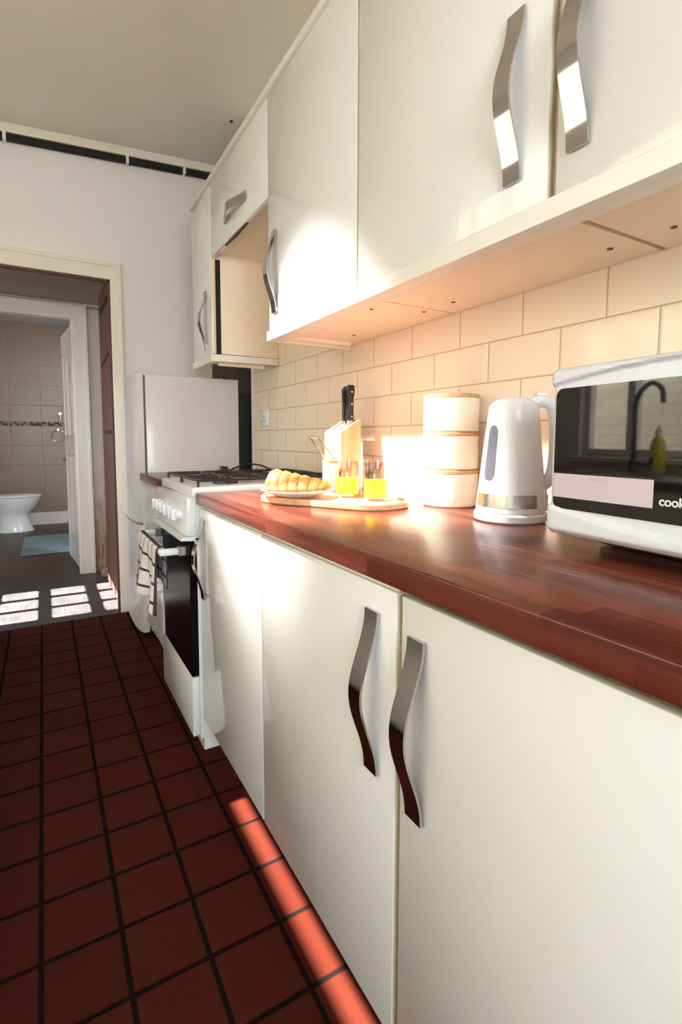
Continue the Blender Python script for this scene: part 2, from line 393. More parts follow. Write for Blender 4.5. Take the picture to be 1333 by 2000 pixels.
# garden wall outside the window
gw = struct('wall_outside', B(((-2.42, -3.0, 0), (-2.3, 3.45, 2.915))), 'brick')
struct('floor_outside', B(((-6, -6, -.3), (XL-.12, 8, -.1)), ((XL-.12, -6, -.3), (3, YB-.12, -.1))), 'slate')
# far wall with the doorway to the hall
OX1, OZ = .385, 2.030
struct('wall_far', B(((OX1, YF, 0), (XW+.3, YF+.03, 3.0)), ((XL, YF, OZ), (OX1, YF+.03, 3.0)), ((XL-.1, YF, 0), (-.42, YF+.03, OZ))), 'wall_paint')
struct('trim_2', B(((OX1, YF-.018, 0), (OX1+.055, YF, OZ+.085)), ((-.478, YF-.0175, OZ), (OX1+.054, YF, OZ+.084)), ((-.48, YF-.018, 0), (-.42, YF, OZ+.083)),
                   ((OX1+.042, YF-.028, 0), (OX1+.062, YF, OZ+.095)), ((-.479, YF-.0275, OZ+.072), (OX1+.0615, YF, OZ+.0945)), bev=.004), 'trim_paint')
struct('trim_3', B(((OX1-.012, YF-.004, 0), (OX1, YF+.03, OZ)), ((-.42, YF-.004, OZ-.012), (OX1, YF+.03, OZ))), 'brown_door')
bm = bmesh.new(); prism(bm, [(XL, cz(XL)-.05), (XW, cz(XW)-.05), (XW, cz(XW)), (XL, cz(XL))], 1, YF-.035, YF, .006)
struct('trim_4', bm, 'trim_paint')
# hall
HL = -1.0
HR = .455
def ring_panel(bm, x0, x1, cell, hole, rad):
    """a cell of wood with a round-cornered hole; cell, hole = (y0,z0,y1,z1)"""
    inn = rrect(*hole, rad, 5); out = []
    cy, cz_ = (cell[0]+cell[2])/2, (cell[1]+cell[3])/2
    for y, z in inn:
        ty = (cell[2] if y > cy else cell[0]); tz = (cell[3] if z > cz_ else cell[1]); out.append((y, z, ty, tz))
    n = len(inn); V = {}
    for s, x in enumerate((x0, x1)):
        for i, (y, z, ty, tz) in enumerate(out):
            V[s, 0, i] = bm.verts.new((x, y, z))
            k = i % 6; q = i//6                # project on the outer rectangle
            if q % 2 == 0: oy, oz = (ty, z + (tz-z)*(k/5)) if k < 3 else (y + (ty-y)*(1-(k-2.5)/2.5 if k > 2 else 1), tz)
            else: oy, oz = (y + (ty-y)*(k/5), tz) if k < 3 else (ty, z + (tz-z)*(1-(k-2.5)/2.5))
            V[s, 1, i] = bm.verts.new((x, oy, oz))
        for i in range(n):
            j = (i+1) % n; bm.faces.new((V[s, 0, i], V[s, 0, j], V[s, 1, j], V[s, 1, i]))
    for ii in (0, 1):
        for i in range(n):
            j = (i+1) % n; bm.faces.new((V[0, ii, i], V[0, ii, j], V[1, ii, j], V[1, ii, i]))
rows = [(3.53, 3.735), (3.782, 3.985), (4.037, 4.215)]
zc = lambda x: K*(x-HL+.03)                   # height at the hall window for a floor point x
cols = [(-.290, -.057), (0.0, .235), (.297, .50)]
bm = bmesh.new()
ys = [3.50, 3.7585, 4.011, 4.25]; zz = [zc(-.33), zc(-.0285), zc(.266), zc(.53)]
for i in range(3):
    for j in range(3):
        ring_panel(bm, HL-.04, HL-.02, (ys[i], zz[j], ys[i+1], zz[j+1]), (rows[i][0], zc(cols[j][0]), rows[i][1], zc(cols[j][1])), .022)
struct('window_2', bm, 'white_trim')
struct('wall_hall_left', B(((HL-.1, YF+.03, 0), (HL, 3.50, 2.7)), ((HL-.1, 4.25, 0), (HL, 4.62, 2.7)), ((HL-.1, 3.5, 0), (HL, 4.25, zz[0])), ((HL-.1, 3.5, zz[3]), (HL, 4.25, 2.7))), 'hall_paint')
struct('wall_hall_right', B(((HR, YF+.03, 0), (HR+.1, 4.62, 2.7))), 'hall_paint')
HE = 4.55
bm = bmesh.new()
for lo, hi in (((.30, HE, 2.1), (HR+.05, HE+.07, 2.7)), ((HL-.1, HE, 2.03), (.30, HE+.07, 2.7)), ((HL-.1, HE, 0), (-.62, HE+.07, 2.03)), ((.225, HE+.005, 0), (.30, HE+.07, 2.1))): box(bm, lo, hi)
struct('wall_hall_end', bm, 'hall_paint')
struct('wall_hall_corner', B(((.30, HE, .0), (HR+.05, HE+.07, 2.1))), 'stained')
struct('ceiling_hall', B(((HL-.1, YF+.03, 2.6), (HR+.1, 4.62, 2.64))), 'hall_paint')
struct('trim_5', B(((.235, HE-.022, 0), (.338, HE, 2.115)), ((-.698, HE-.0215, 2.02), (.337, HE, 2.114)), ((-.70, HE-.022, 0), (-.62, HE, 2.113)),
                   ((.315, HE-.034, 0), (.338, HE, 2.12)), ((-.699, HE-.0335, 2.095), (.3375, HE, 2.1195)),
                   ((.222, HE-.01, 0), (.240, HE+.08, 2.03)), ((-.62, HE-.009, 2.015), (.230, HE+.079, 2.029)), bev=.004), 'white_trim')
bm = bmesh.new(); tube(bm, [(-.7, HE-.012, 2.135), (.44, HE-.012, 2.128)], .007)
tag(obj('cable_trunking', bm, 'white_trim'), 'thin white cable run along the hall wall above the bathroom door', 'cable')
# bathroom
BY = 7.46
struct('wall_bathroom_back', B(((-1.4, BY, 0), (1.0, BY+.1, 2.6))), 'bath_tile')
struct('wall_bathroom_left', B(((-1.4, 4.62, 0), (-1.3, 7.5, 2.6))), 'bath_tile')
struct('wall_bathroom_right', B(((.85, 4.62, 0), (.95, 5.3, 2.6)), ((.85, 6.5, 0), (.95, 7.5, 2.6)), ((.85, 5.3, 0), (.95, 6.5, 1.75)), ((.85, 5.3, 2.1), (.95, 6.5, 2.6))), 'bath_tile')
struct('ceiling_bathroom', B(((-1.4, 4.62, 2.5), (.95, 7.6, 2.54))), 'hall_paint')
struct('baseboard_bathroom', B(((-1.3, BY-.018, 0), (.85, BY, .155)), bev=.004), 'white_trim')
tag(obj('mosaic_border', B(((-1.3, BY-.006, 1.245), (.85, BY, 1.295))), 'mosaic'), 'strip of small dark and beige mosaic tiles across bathroom wall', 'tiles')

# daylight openings
portal('portal_window', (XL-.13, (WY0+WY1)/2, (WZ0+WZ1)/2), (1, 0, 0), WZ1-WZ0, WY1-WY0)
portal('portal_window_b', (XL-.13, (VY0+VY1)/2, (WZ0+VZ1)/2), (1, 0, 0), VZ1-WZ0, VY1-VY0)
portal('portal_fill_door', ((DX0+DX1)/2, YB-.13, 1.57), (0, 1, 0), DX1-DX0, 1.0)
portal('portal_hall', (HL-.11, 3.87, (zz[0]+zz[3])/2), (1, 0, 0), zz[3]-zz[0], .8)
portal('portal_bathroom', (.96, 5.9, 1.925), (-1, 0, 0), .35, 1.2)

# ------------------------------------------------------------------ handles
def handle(parent, y, z, length=.267, width=.035, X=.444, horizontal=False, label=None):
    """bowed flat metal strap standing off a door that faces -X"""
    bm = bmesh.new(); n = 28; th = .0042; rings = []
    for i in range(n+1):
        t = i/n; bow = (.5-.5*math.cos(2*PI*t)); off = .0035 + .031*bow
        s = (t-.5)*length; wd = width*(1-.06*bow)
        dx = -.031*.5*math.sin(2*PI*t)*2*PI/length   # slope of the bow
        L = math.hypot(1, dx); nx, ns = -1/L, dx/L
        ring = []
        for a, b in ((-wd/2, 0), (wd/2, 0), (wd/2, th), (-wd/2, th)):
            px = X - off + (-nx)*0 + nx*b; ps = s - ns*b*1.0
            if horizontal: ring.append(bm.verts.new((px, y+ps, z+a)))
            else: ring.append(bm.verts.new((px, y+a, z+ps)))
        rings.append(ring)
    for a, b in zip(rings, rings[1:]):
        for k in range(4): bm.faces.new((a[k], a[(k+1) % 4], b[(k+1) % 4], b[k]))
    bm.faces.new(rings[0][::-1]); bm.faces.new(rings[-1])
    es = [e for e in bm.edges if len(e.link_faces) == 2 and e.calc_face_angle(0) > 1.0]
    bmesh.ops.bevel(bm, geom=es, offset=.0009, segments=2, affect='EDGES')
    for sg in (-1, 1):
        c = sg*(length/2-.012)
        if horizontal: box(bm, (X-.006, y+c-.006, z-.006), (X+.001, y+c+.006, z+.006))
        else: box(bm, (X-.006, y-.006, z+c-.006), (X+.001, y+.006, z+c+.006))
    return obj('handle', bm, 'chrome', parent, smooth=True, angle=30)

# ------------------------------------------------------------------ base cabinets and worktop
def door_leaf(parent, X0, y0, y1, z0, z1, m='cream_gloss', th=.018):
    bm = bmesh.new(); box(bm, (X0, y0+.002, z0), (X0+th, y1-.002, z1), .0022, 2)
    d = obj('door', bm, m, parent, smooth=True)
    d.data.materials.append(M['cream_edge'])              # raw edge banding round the leaf
    for p in d.data.polygons:
        if p.normal.x > -.25: p.material_index = 1
    return d
def base_unit(y0, y1, label, hy, rail=True, shift=0.0):
    t = thing('base_cabinet', label, 'cabinet', (.73, (y0+y1)/2, 0), 'cream base cabinets under the long worktop')
    bm = bmesh.new()
    for lo, hi in (((.462, y0, .15), (1.0, y0+.018, .872)), ((.462, y1-.018, .15), (1.0, y1, .872)), ((.462, y0, .15), (1.0, y1, .168)), ((.99, y0, .15), (1.0, y1, .872))): box(bm, lo, hi)
    if rail: box(bm, (.4475, y0, .862), (.47, y1, .8715))
    obj('carcass', bm, 'cream_trim' if rail else 'cream_edge', t)
    obj('kickboard', B(((.508, y0, 0), (.524, y1, .15))), 'cream_edge', t)
    d = door_leaf(t, .444, y0, y1, .128, .860)
    if hy is not None: handle(d, hy, .686 + shift)
    return t
base_unit(1.141, 1.695, 'cream base cabinet next to the cooker, handle beside the oven', 1.649, shift=.008)
base_unit(.594, 1.139, 'middle cream base cabinet, handle close to the wide door gap', .652)
base_unit(-.01, .584, 'nearest cream base cabinet below the microwave', .5415, rail=False, shift=-.010)
bm = bmesh.new(); box(bm, (.432, -.02, .872), (1.029, 1.692, .910), .0035, 3)
tag(obj('long_worktop', bm, 'worktop', smooth=True), 'long polished red-brown wooden worktop over the cream cabinets', 'worktop')
bm = bmesh.new(); box(bm, (.436, 2.232, .872), (1.029, 2.838, .910), .0035, 3)
tag(obj('short_worktop', bm, 'worktop', smooth=True), 'short dark wooden worktop between cooker and fridge freezer', 'worktop')
t = thing('narrow_base_cabinet', 'cream base cabinet between cooker and fridge freezer', 'cabinet', (.73, 2.53, 0))
obj('carcass', B(((.462, 2.236, .15), (1.0, 2.836, .872))), 'carcass', t)
obj('kickboard', B(((.508, 2.236, 0), (.524, 2.836, .15))), 'cream_edge', t)
obj('door', B(((.444, 2.238, .128), (.462, 2.834, .860)), bev=.002), 'cream_gloss', t)

# ------------------------------------------------------------------ wall cabinets
UB, UT = 1.464, 2.237
XU = .70
def hole_discs(parent, pts):
    for x, y in pts:
        bm = bmesh.new(); lathe(bm, [(0, 1.4445), (.0052, 1.4445), (.0058, 1.4465)], x, y, 16)
        obj('fixing_hole', bm, 'black_plastic', parent, smooth=True)
def wall_unit(y0, y1, label, hy, holes):
    t = thing('wall_cabinet', label, 'cabinet', (.86, (y0+y1)/2, 1.446), 'cream wall cabinets over the long worktop')
    obj('carcass', B(((.7185, y0+.001, 1.446), (XW-.001, y1-.001, UT))), 'carcass', t)
    d = door_leaf(t, XU, y0+.001, y1-.001, UB, UT)
    if hy is not None: handle(d, hy, 1.647, X=XU)
    hole_discs(t, holes)
    return t
wall_unit(-.04, .547, 'nearest cream wall cabinet with window reflection, above the microwave', .504, [(.767, .497), (.936, .488)])
wall_unit(.557, 1.120, 'middle cream wall cabinet above the kettle and canisters', .625, [(.938, .602), (.774, .862), (.944, 1.034)])
wall_unit(1.122, 1.70, 'cream wall cabinet above the knife block with handle next to the extractor gap', 1.638, [(.944, 1.153), (.80, 1.204), (.945, 1.53)])
# end cabinet
t = thing('end_wall_cabinet', 'narrow cream wall cabinet above the fridge freezer at row end', 'cabinet', (.86, 2.55, 1.48))
obj('carcass', B(((.742, 2.380, 1.485), (XW-.001, 2.718, UT)), ((.7185, 2.380, 1.91), (.742, 2.718, UT))), 'carcass', t)
obj('door_gap_shade', B(((.7185, 2.382, 1.487), (.742, 2.715, 1.91))), 'black_void', t)  # black block paints in the shade of the gap behind the door
d = door_leaf(t, XU, 2.376, 2.718, 1.483, UT); handle(d, 2.475, 1.650, X=XU)
bm = bmesh.new(); prism(bm, [(.694, 1.447), (1.026, 1.452), (1.026, 1.483), (.694, 1.480)], 1, 2.372, 2.39, .003)
prism(bm, [(2.390, 1.447), (2.718, 1.447), (2.718, 1.480), (2.390, 1.480)], 0, .694, .712, .003)
obj('pelmet', bm, 'cream_trim', t)
obj('pelmet_backing', B(((.74, 2.42, 1.436), (.97, 2.436, 1.484))), 'carcass', t)
# bridging cabinet over the cooker
t = thing('bridging_cabinet', 'short cream cabinet with lift-up door bridging above the cooker', 'cabinet', (.86, 2.04, 1.91))
obj('carcass', B(((.7185, 1.702, 1.935), (XW-.001, 2.378, UT))), 'carcass', t)
bm = bmesh.new(); box(bm, (XU, 1.7025, 1.912), (XU+.018, 2.3745, UT), .0022, 2)
d = obj('door', bm, 'cream_gloss', t, smooth=True); handle(d, 2.035, 2.000, .262, .034, X=XU, horizontal=True)
bm = bmesh.new(); prism(bm, [(1.93, 1.9105), (2.06, 1.906), (2.2, 1.9105), (2.2, 1.914), (1.93, 1.914)], 0, .706, .7165)
obj('worn_edge', bm, 'brown_door', t)
# pelmet and cornice
bm = bmesh.new(); box(bm, (.694, -.045, 1.428), (.712, 1.706, 1.4615), .0015)
box(bm, (.712, -.045, 1.430), (.752, 1.706, 1.4458), .001)
box(bm, (.712, 1.688, 1.428), (1.028, 1.706, 1.4615), .0015)
tag(obj('pelmet_rail', bm, 'cream_trim', smooth=True), 'long cream light rail under the wall cabinet doors', 'rail')
tag(obj('under_cabinet_batten', B(((.76, 1.640, 1.432), (1.00, 1.656, 1.4455))), 'carcass'), 'small batten under the wall cabinet above the knife block', 'batten')
bm = bmesh.new(); box(bm, (.688, -.045, UT+.001), (.722, 2.722, UT+.022), .003)
tag(obj('cornice_rail', bm, 'cream_trim', smooth=True), 'cream cornice strip along the top of the wall cabinets', 'rail')

# ------------------------------------------------------------------ fridge freezer
t = thing('fridge_freezer', 'tall white fridge freezer standing beside the hall doorway', 'fridge', (.7, 3.11, 0))
bm = bmesh.new(); box(bm, (.476, 2.852, .04), (.985, 3.375, 1.425), .006, 3)
obj('body', bm, 'fridge_white', t, smooth=True)
obj('door_seal', B(((.466, 2.856, .05), (.477, 3.372, 1.42))), 'fridge_seal', t)
for nm, z0, z1 in (('fridge_door', .642, 1.43), ('freezer_door', .04, .628)):
    bm = bmesh.new(); pts = []
    for k in range(13):
        s = k/12; y = 2.850+s*.527; pts.append((.411+.016*(2*s-1)**4 + .006*(2*s-1)**2, y))
    pts += [(.466, 3.377), (.466, 2.850)]
    prism(bm, pts, 2, z0, z1, .004); obj(nm, bm, 'fridge_white', t, smooth=True)
obj('plinth', B(((.50, 2.87, .0), (.97, 3.36, .041))), 'black_plastic', t)
obj('top_hinge', B(((.915, 2.935, 1.424), (.935, 2.965, 1.448))), 'black_plastic', t)

# ------------------------------------------------------------------ cooker
CY0, CY1 = 1.708, 2.214
t = thing('gas_cooker', 'white freestanding gas cooker between worktop and fridge', 'cooker', (.7, 1.96, 0))
obj('body', B(((.437, CY0, .045), (1.0, CY1, .90)), bev=.003), 'white_enamel', t)
bm = bmesh.new(); box(bm, (.425, CY0-.002, .892), (1.01, CY1+.002, .925), .007, 3); obj('hob_top', bm, 'white_enamel', t, smooth=True)
bm = bmesh.new(); prism(bm, [(.437, .892), (.408, .890), (.400, .768), (.412, .762), (.437, .762)], 1, CY0, CY1, .004)
obj('control_panel', bm, 'white_enamel', t, smooth=True)
bm = bmesh.new(); prism(bm, [(.437, .762), (.386, .758), (.384, .748), (.437, .744)], 1, CY0, CY1, .002); obj('ledge', bm, 'white_enamel', t)
for i, y in enumerate((2.14, 2.07, 2.00, 1.93, 1.85, 1.79)):
    bm = bmesh.new(); n = 20
    A = [bm.verts.new((.404, y+.021*math.cos(2*PI*k/n), .828+.021*math.sin(2*PI*k/n))) for k in range(n)]
    D = [bm.verts.new((.386, y+.018*math.cos(2*PI*k/n), .828+.018*math.sin(2*PI*k/n))) for k in range(n)]
    for k in range(n): bm.faces.new((A[k], A[(k+1) % n], D[(k+1) % n], D[k]))
    bm.faces.new(D); box(bm, (.372, y-.004, .808), (.387, y+.004, .848), .002); obj('knob', bm, 'white_plastic', t, smooth=True)
obj('oven_door', B(((.412, CY0+.004, .272), (.437, CY1-.004, .742)), bev=.003), 'oven_glass', t)
for y0, y1 in ((CY1-.05, CY1-.002),):
    obj('door_side_trim', B(((.409, y0, .272), (.438, y1, .742)), bev=.002), 'white_enamel', t)
bm = bmesh.new(); box(bm, (.412, CY0+.002, .058), (.437, CY1-.002, .268), .004); obj('drawer_front', bm, 'white_enamel', t, smooth=True)
obj('plinth', B(((.450, CY0+.004, 0), (.97, CY1-.004, .046))), 'white_enamel', t)
hd = bmesh.new(); box(hd, (.322, CY0+.035, .695), (.346, CY1-.035, .718), .007, 3)
for y in (CY0+.035, CY1-.063): box(hd, (.336, y, .695), (.385, y+.028, .718), .006, 3)
h = obj('oven_handle', hd, 'white_enamel', t, smooth=True)
for y in (CY0+.035, CY1-.063): obj('handle_bracket', B(((.383, y+.001, .690), (.413, y+.027, .722)), bev=.003), 'steel', h)
# burners and pan supports
for (bx, by, br) in ((.58, 1.84, .036), (.58, 2.08, .028), (.84, 1.84, .028), (.84, 2.08, .045)):
    bm = bmesh.new(); lathe(bm, [(0, .922), (br+.012, .922), (br+.010, .932), (br, .934), (br, .943), (br-.004, .946), (0, .946)], bx, by, 28)
    obj('burner', bm, 'black_plastic', t, smooth=True)
for y0, y1 in ((1.725, 1.955), (1.967, 2.197)):
    bm = bmesh.new(); z = .946; rr = .0045; ym = (y0+y1)/2
    for pts in ([(.45, y0, z), (.99, y0, z)], [(.45, y1, z), (.99, y1, z)], [(.45, y0, z), (.45, y1, z)], [(.99, y0, z), (.99, y1, z)], [(.72, y0, z), (.72, y1, z)]):
        tube(bm, pts, rr, 8)
    for x in (.45, .72, .99):
        for y in (y0, y1): tube(bm, [(x, y, z), (x, y, .923)], rr, 8)
    for cx in (.58, .85):
        for a in range(4):
            dx, dy = ((1, 0), (-1, 0), (0, 1), (0, -1))[a]; ex = .12 if dx else 0; 
            p1 = (cx+dx*.028, ym+dy*.028, z+.004); p2 = (cx+dx*.128, ym+dy*(y1-ym), z)
            tube(bm, [p1, p2], rr, 8)
    obj('pan_support', bm, 'black_plastic', t, smooth=True)
# tea towel over the handle
bm = bmesh.new(); uvl = bm.loops.layers.uv.new('UVMap'); NU, NV = 44, 44; grid = {}; L1, L2 = .205, .15
for i in range(NU+1):
    for j in range(NV+1):
        a = i/NU; s = -L2 + (L1+L2)*j/NV           # s<0 behind the bar, s>0 in front
        y = 1.775 + a*.36
        front = s > 0
        if abs(s) < .018: ph = s/.018*PI/2; x = .334 - .0155*math.sin(ph); z = .707+.0145*math.cos(ph)
        else:
            d = abs(s)-.018
            x = .334 + (-.0155 if front else .0155); z = .707 - d
            if front:
                k = min(1, d/.2); x -= k*(.016*math.sin(a*11+.6)+.010*math.sin(a*23)) + .022*k*a
                y += k*(.012*math.sin(a*9)) + k*.045*(a-.4) + .0*k
                z -= .03*k*(1-a)
            else: x -= .004*math.sin(a*14)*min(1, d/.1); x = max(x, .3475)
        grid[i, j] = bm.verts.new((x, y, z))
for i in range(NU):
    for j in range(NV):
        fc = bm.faces.new((grid[i, j], grid[i+1, j], grid[i+1, j+1], grid[i, j+1]))
        for lp, (ii, jj) in zip(fc.loops, ((i, j), (i+1, j), (i+1, j+1), (i, j+1))): lp[uvl].uv = (ii/NU*.36, jj/NV*(L1+L2))
tw = obj('tea_towel', bm, 'towel', smooth=True, angle=80)
md = tw.modifiers.new('thickness', 'SOLIDIFY'); md.thickness = .003; md.offset = 1
tag(tw, 'white tea towel with black grid lines hanging on the oven handle', 'towel')

# ------------------------------------------------------------------ things on the long worktop
WT = .910
# serving board
bc = Vector((.690, 1.230)); ang = math.radians(-60)
def stadium(L, Wd, c, n=18):
    o = []; rr = Wd/2
    for sgn in (1, -1):
        for k in range(n+1):
            a = -PI/2 + PI*k/n; x = sgn*(L/2-rr + rr*math.cos(a)); y = sgn*rr*math.sin(a)
            o.append((c.x+x*math.cos(ang)-y*math.sin(ang), c.y+x*math.sin(ang)+y*math.cos(ang)))
    return o
bm = bmesh.new()
lv = [(stadium(.438, .194, bc), WT+.0002), (stadium(.444, .200, bc), WT+.003), (stadium(.444, .200, bc), WT+.014), (stadium(.438, .194, bc), WT+.018), (stadium(.424, .180, bc), WT+.018), (stadium(.418, .174, bc), WT+.014)]
R_ = [[bm.verts.new((x, y, z)) for x, y in p] for p, z in lv]
for a, b in zip(R_, R_[1:]):
    for k in range(len(a)): bm.faces.new((a[k], a[(k+1) % len(a)], b[(k+1) % len(a)], b[k]))
bm.faces.new(R_[0][::-1]); bm.faces.new(R_[-1])
tag(obj('serving_board', bm, 'board_wood', smooth=True), 'oval wooden serving board carrying plate and two juice glasses', 'board')
# plate
px, py, pz = .612, 1.292, WT+.018
bm = bmesh.new(); lathe(bm, [(0, pz+.001), (.055, pz+.001), (.060, pz+.003), (.089, pz+.013), (.0995, pz+.0175), (.1005, pz+.0195), (.0985, pz+.0205), (.087, pz+.0165), (.068, pz+.0075), (0, pz+.0055)], px, py, 56)
tag(obj('plate', bm, 'white_ceramic', smooth=True, angle=50), 'small white plate under the croissant on the serving board', 'plate')
# croissant: a rolled crescent with stepped bands
bm = bmesh.new(); NS, NC = 110, 30; rings = []
ax = Vector((math.cos(math.radians(-33)), math.sin(math.radians(-33)), 0)); bk = Vector((-ax.y, ax.x, 0))
if bk.y < 0: bk = -bk
uvl = bm.loops.layers.uv.new('UVMap')
for i in range(NS+1):
    s = i/NS
    c = Vector((px-.004, py-.004, 0)) + ax*((s-.5)*.172) + bk*(.050*(2*s-.9)**2) - bk*.012
    env = (.0305*min(1, (s/.09))**.5 if s < .09 else .0305*(1-.60*((s-.09)/.91)**1.5))
    if s > .96: env *= max(.12, (1-s)/.04)**.5
    ph = s*6.6; st = ph-math.floor(ph); env *= 1.06-.17*st**2
    c.z = pz+.0125 + env*1.0
    rings.append([(c + bk*env*1.10*math.cos(2*PI*k/NC) + Vector((0, 0, 1))*env*(math.sin(2*PI*k/NC)) + ax*.010*math.sin(2*PI*k/NC+1.2)) for k in range(NC)])
V = [[bm.verts.new(p) for p in rg] for rg in rings]
for i, (a, b) in enumerate(zip(V, V[1:])):
    for k in range(NC):
        fc = bm.faces.new((a[k], a[(k+1) % NC], b[(k+1) % NC], b[k]))
        for lp, ii in zip(fc.loops, (i, i, i+1, i+1)): lp[uvl].uv = (ii/NS*6.6, k/NC)
bm.faces.new(V[0][::-1]); bm.faces.new(V[-1])
tag(obj('croissant', bm, 'croissant', smooth=True, angle=60), 'golden-brown croissant with layered bands lying on the white plate', 'croissant')
# tumblers
def tumbler(cx, cy, label, level):
    z = WT+.0142
    t = thing('juice_glass', label, 'glass', (cx, cy, z), 'juice glasses on the serving board')
    bm = bmesh.new(); lathe(bm, [(0, z+.0003), (.0310, z+.0003), (.0330, z+.003), (.0362, z+.110), (.0357, z+.1115), (.0347, z+.110), (.0322, z+.009), (.030, z+.0075), (0, z+.0075)], cx, cy, 44)
    obj('tumbler', bm, 'tumbler_glass', t, smooth=True, angle=50)
    bm = bmesh.new(); r1 = .0320+(.0024)*(level-.009)/.101
    lathe(bm, [(0, z+.0085), (.0295, z+.0085), (.0316, z+.011), (r1, z+level), (0, z+level)], cx, cy, 44)
    obj('juice', bm, 'juice', t, smooth=True)
    return t
tumbler(.770, 1.130, 'juice glass nearest the canisters, standing at front of board', .055)
tumbler(.745, 1.236, 'juice glass nearer to the croissant and knife block', .055)
# canisters
def canister(k, label):
    cx, cy, rr = .954, 1.044, .0735; z = WT + .0987*k
    t = thing('canister', label, 'canister', (cx, cy, z), 'stack of cream storage canisters')
    bm = bmesh.new(); lathe(bm, [(0, z+.0005), (rr-.004, z+.0005), (rr-.0005, z+.004), (rr, z+.008), (rr, z+.0875), (0, z+.0875)], cx, cy, 64)
    obj('pot', bm, 'canister', t, smooth=True)
    bm = bmesh.new(); lathe(bm, [(0, z+.0877), (rr-.001, z+.0877), (rr+.0008, z+.089), (rr+.0008, z+.0965), (rr-.001, z+.0982), (0, z+.0982)], cx, cy, 64)
    obj('lid', bm, 'bamboo', t, smooth=True)
canister(0, 'bottom cream canister of the stack, standing on the worktop')
canister(1, 'middle cream canister of the stack of three')
canister(2, 'top cream canister with bamboo lid, highest of the stack')
# knife block
t = thing('knife_block', 'pale wooden knife block against the tiles behind the glasses', 'knife block', (.915, 1.56, WT))
bm = bmesh.new(); prism(bm, [(.876, WT+.0002), (.958, WT+.0002), (.958, 1.156), (.950, 1.157), (.876, 1.113)], 1, 1.500, 1.618, .003)
obj('block', bm, 'block_wood', t)
for y in (1.520, 1.541, 1.585):
    bm = bmesh.new(); prism(bm, [(.890, 1.1218), (.935, 1.1485), (.935, 1.1495), (.890, 1.1228)], 1, y-.002, y+.002); obj('slot', bm, 'black_void', t)
def knife(x, y, label, hh):
    t = thing('kitchen_knife', label, 'knife', (x, y, 1.147), 'black-handled knives standing in the block')
    bm = bmesh.new(); z0 = 1.152
    prof = [(-.013, z0), (.013, z0), (.013, z0+.012), (.011, z0+.03), (.0115, z0+.075), (.0125, z0+hh-.02), (.017, z0+hh-.008), (.014, z0+hh), (-.006, z0+hh), (-.016, z0+hh-.012), (-.0125, z0+hh-.028), (-.009, z0+.06), (-.012, z0+.018)]
    prism(bm, [(x+a, b) for a, b in prof], 1, y-.008, y+.008, .003)
    h = obj('grip', bm, 'black_plastic', t, smooth=True)
    for dz in (.014, .056, .098):
        bm = bmesh.new(); n = 12; c = (x+.004, z0+dz)
        A = [bm.verts.new((c[0]+.0032*math.cos(2*PI*k/n), y-.0088, c[1]+.0032*math.sin(2*PI*k/n))) for k in range(n)]; bm.faces.new(A)
        D = [bm.verts.new((c[0]+.0032*math.cos(2*PI*k/n), y-.0070, c[1]+.0032*math.sin(2*PI*k/n))) for k in range(n)]
        for k in range(n): bm.faces.new((A[k], A[(k+1) % n], D[(k+1) % n], D[k]))
        obj('rivet', bm, 'steel', h)
    obj('bolster', B(((x-.012, y-.006, z0-.012), (x+.012, y+.006, z0+.001)), bev=.002), 'steel', t)
knife(.923, 1.520, 'black-handled knife nearest in the block, three bright rivets showing', .122)
knife(.921, 1.541, 'black-handled knife behind the nearest one in the block', .118)
# small pot with a wire handle beside the block
t = thing('lidded_pot', 'small white pot with tilted wire handle beside knife block', 'pot', (.83, 1.50, WT))
qx, qy = .832, 1.498
bm = bmesh.new(); lathe(bm, [(0, WT+.0005), (.022, WT+.0005), (.024, WT+.004), (.024, WT+.096), (.021, WT+.096), (.021, WT+.010), (0, WT+.010)], qx, qy, 32); obj('pot_body', bm, 'white_ceramic', t, smooth=True)
bm = bmesh.new(); lathe(bm, [(.0205, WT+.097), (.0255, WT+.097), (.0255, WT+.107), (.0205, WT+.107), (.0205, WT+.097)], qx, qy, 32); obj('rim', bm, 'bamboo', t, smooth=True)
vd = Vector((math.cos(math.radians(-30)), math.sin(math.radians(-30)), 0)); fd = Vector((.5, .86, 0))
c0 = Vector((qx, qy, WT+.103))
bm = bmesh.new(); tube(bm, spline([c0-vd*.014+fd*.0, c0-vd*.034+Vector((0, 0, .036)), c0-vd*.062+Vector((0, 0, .074)), c0-vd*.066+Vector((0, 0, .080)), c0-vd*.040+Vector((0, 0, .078)), c0-vd*.034+Vector((0, 0, .072)), c0+vd*.0+Vector((0, 0, .030)), c0+vd*.024+Vector((0, 0, -.004))], 6), .0028, 8)
obj('wire_handle', bm, 'chrome', t, smooth=True)

# kettle
kx, ky = .892, .780
hd_ = Vector((.86, -.51, 0))
t = thing('electric_kettle', 'white plastic kettle with metal band between canisters and microwave', 'kettle', (kx, ky, WT))
bm = bmesh.new(); lathe(bm, [(0, WT+.0005), (.074, WT+.0005), (.078, WT+.004), (.0785, WT+.016), (.075, WT+.021), (0, WT+.021)], kx, ky, 56); obj('power_base', bm, 'white_plastic', t, smooth=True)
def ksh(z):
    k = (z-.93)/.235; return (hd_.x*.001*k, hd_.y*.001*k)
def kr(z):
    k = (z-.93)/.235; return .0745 - .0235*k**1.1
zs = [.932+.228*i/20 for i in range(21)]
prof = [(0, .9315), (.070, .9315)] + [(kr(z), z) for z in zs] + [(.0495, 1.163), (.045, 1.1665), (0, 1.1665)]
bm = bmesh.new(); lathe(bm, prof, kx, ky, 56, ksh); obj('jug', bm, 'white_plastic', t, smooth=True)
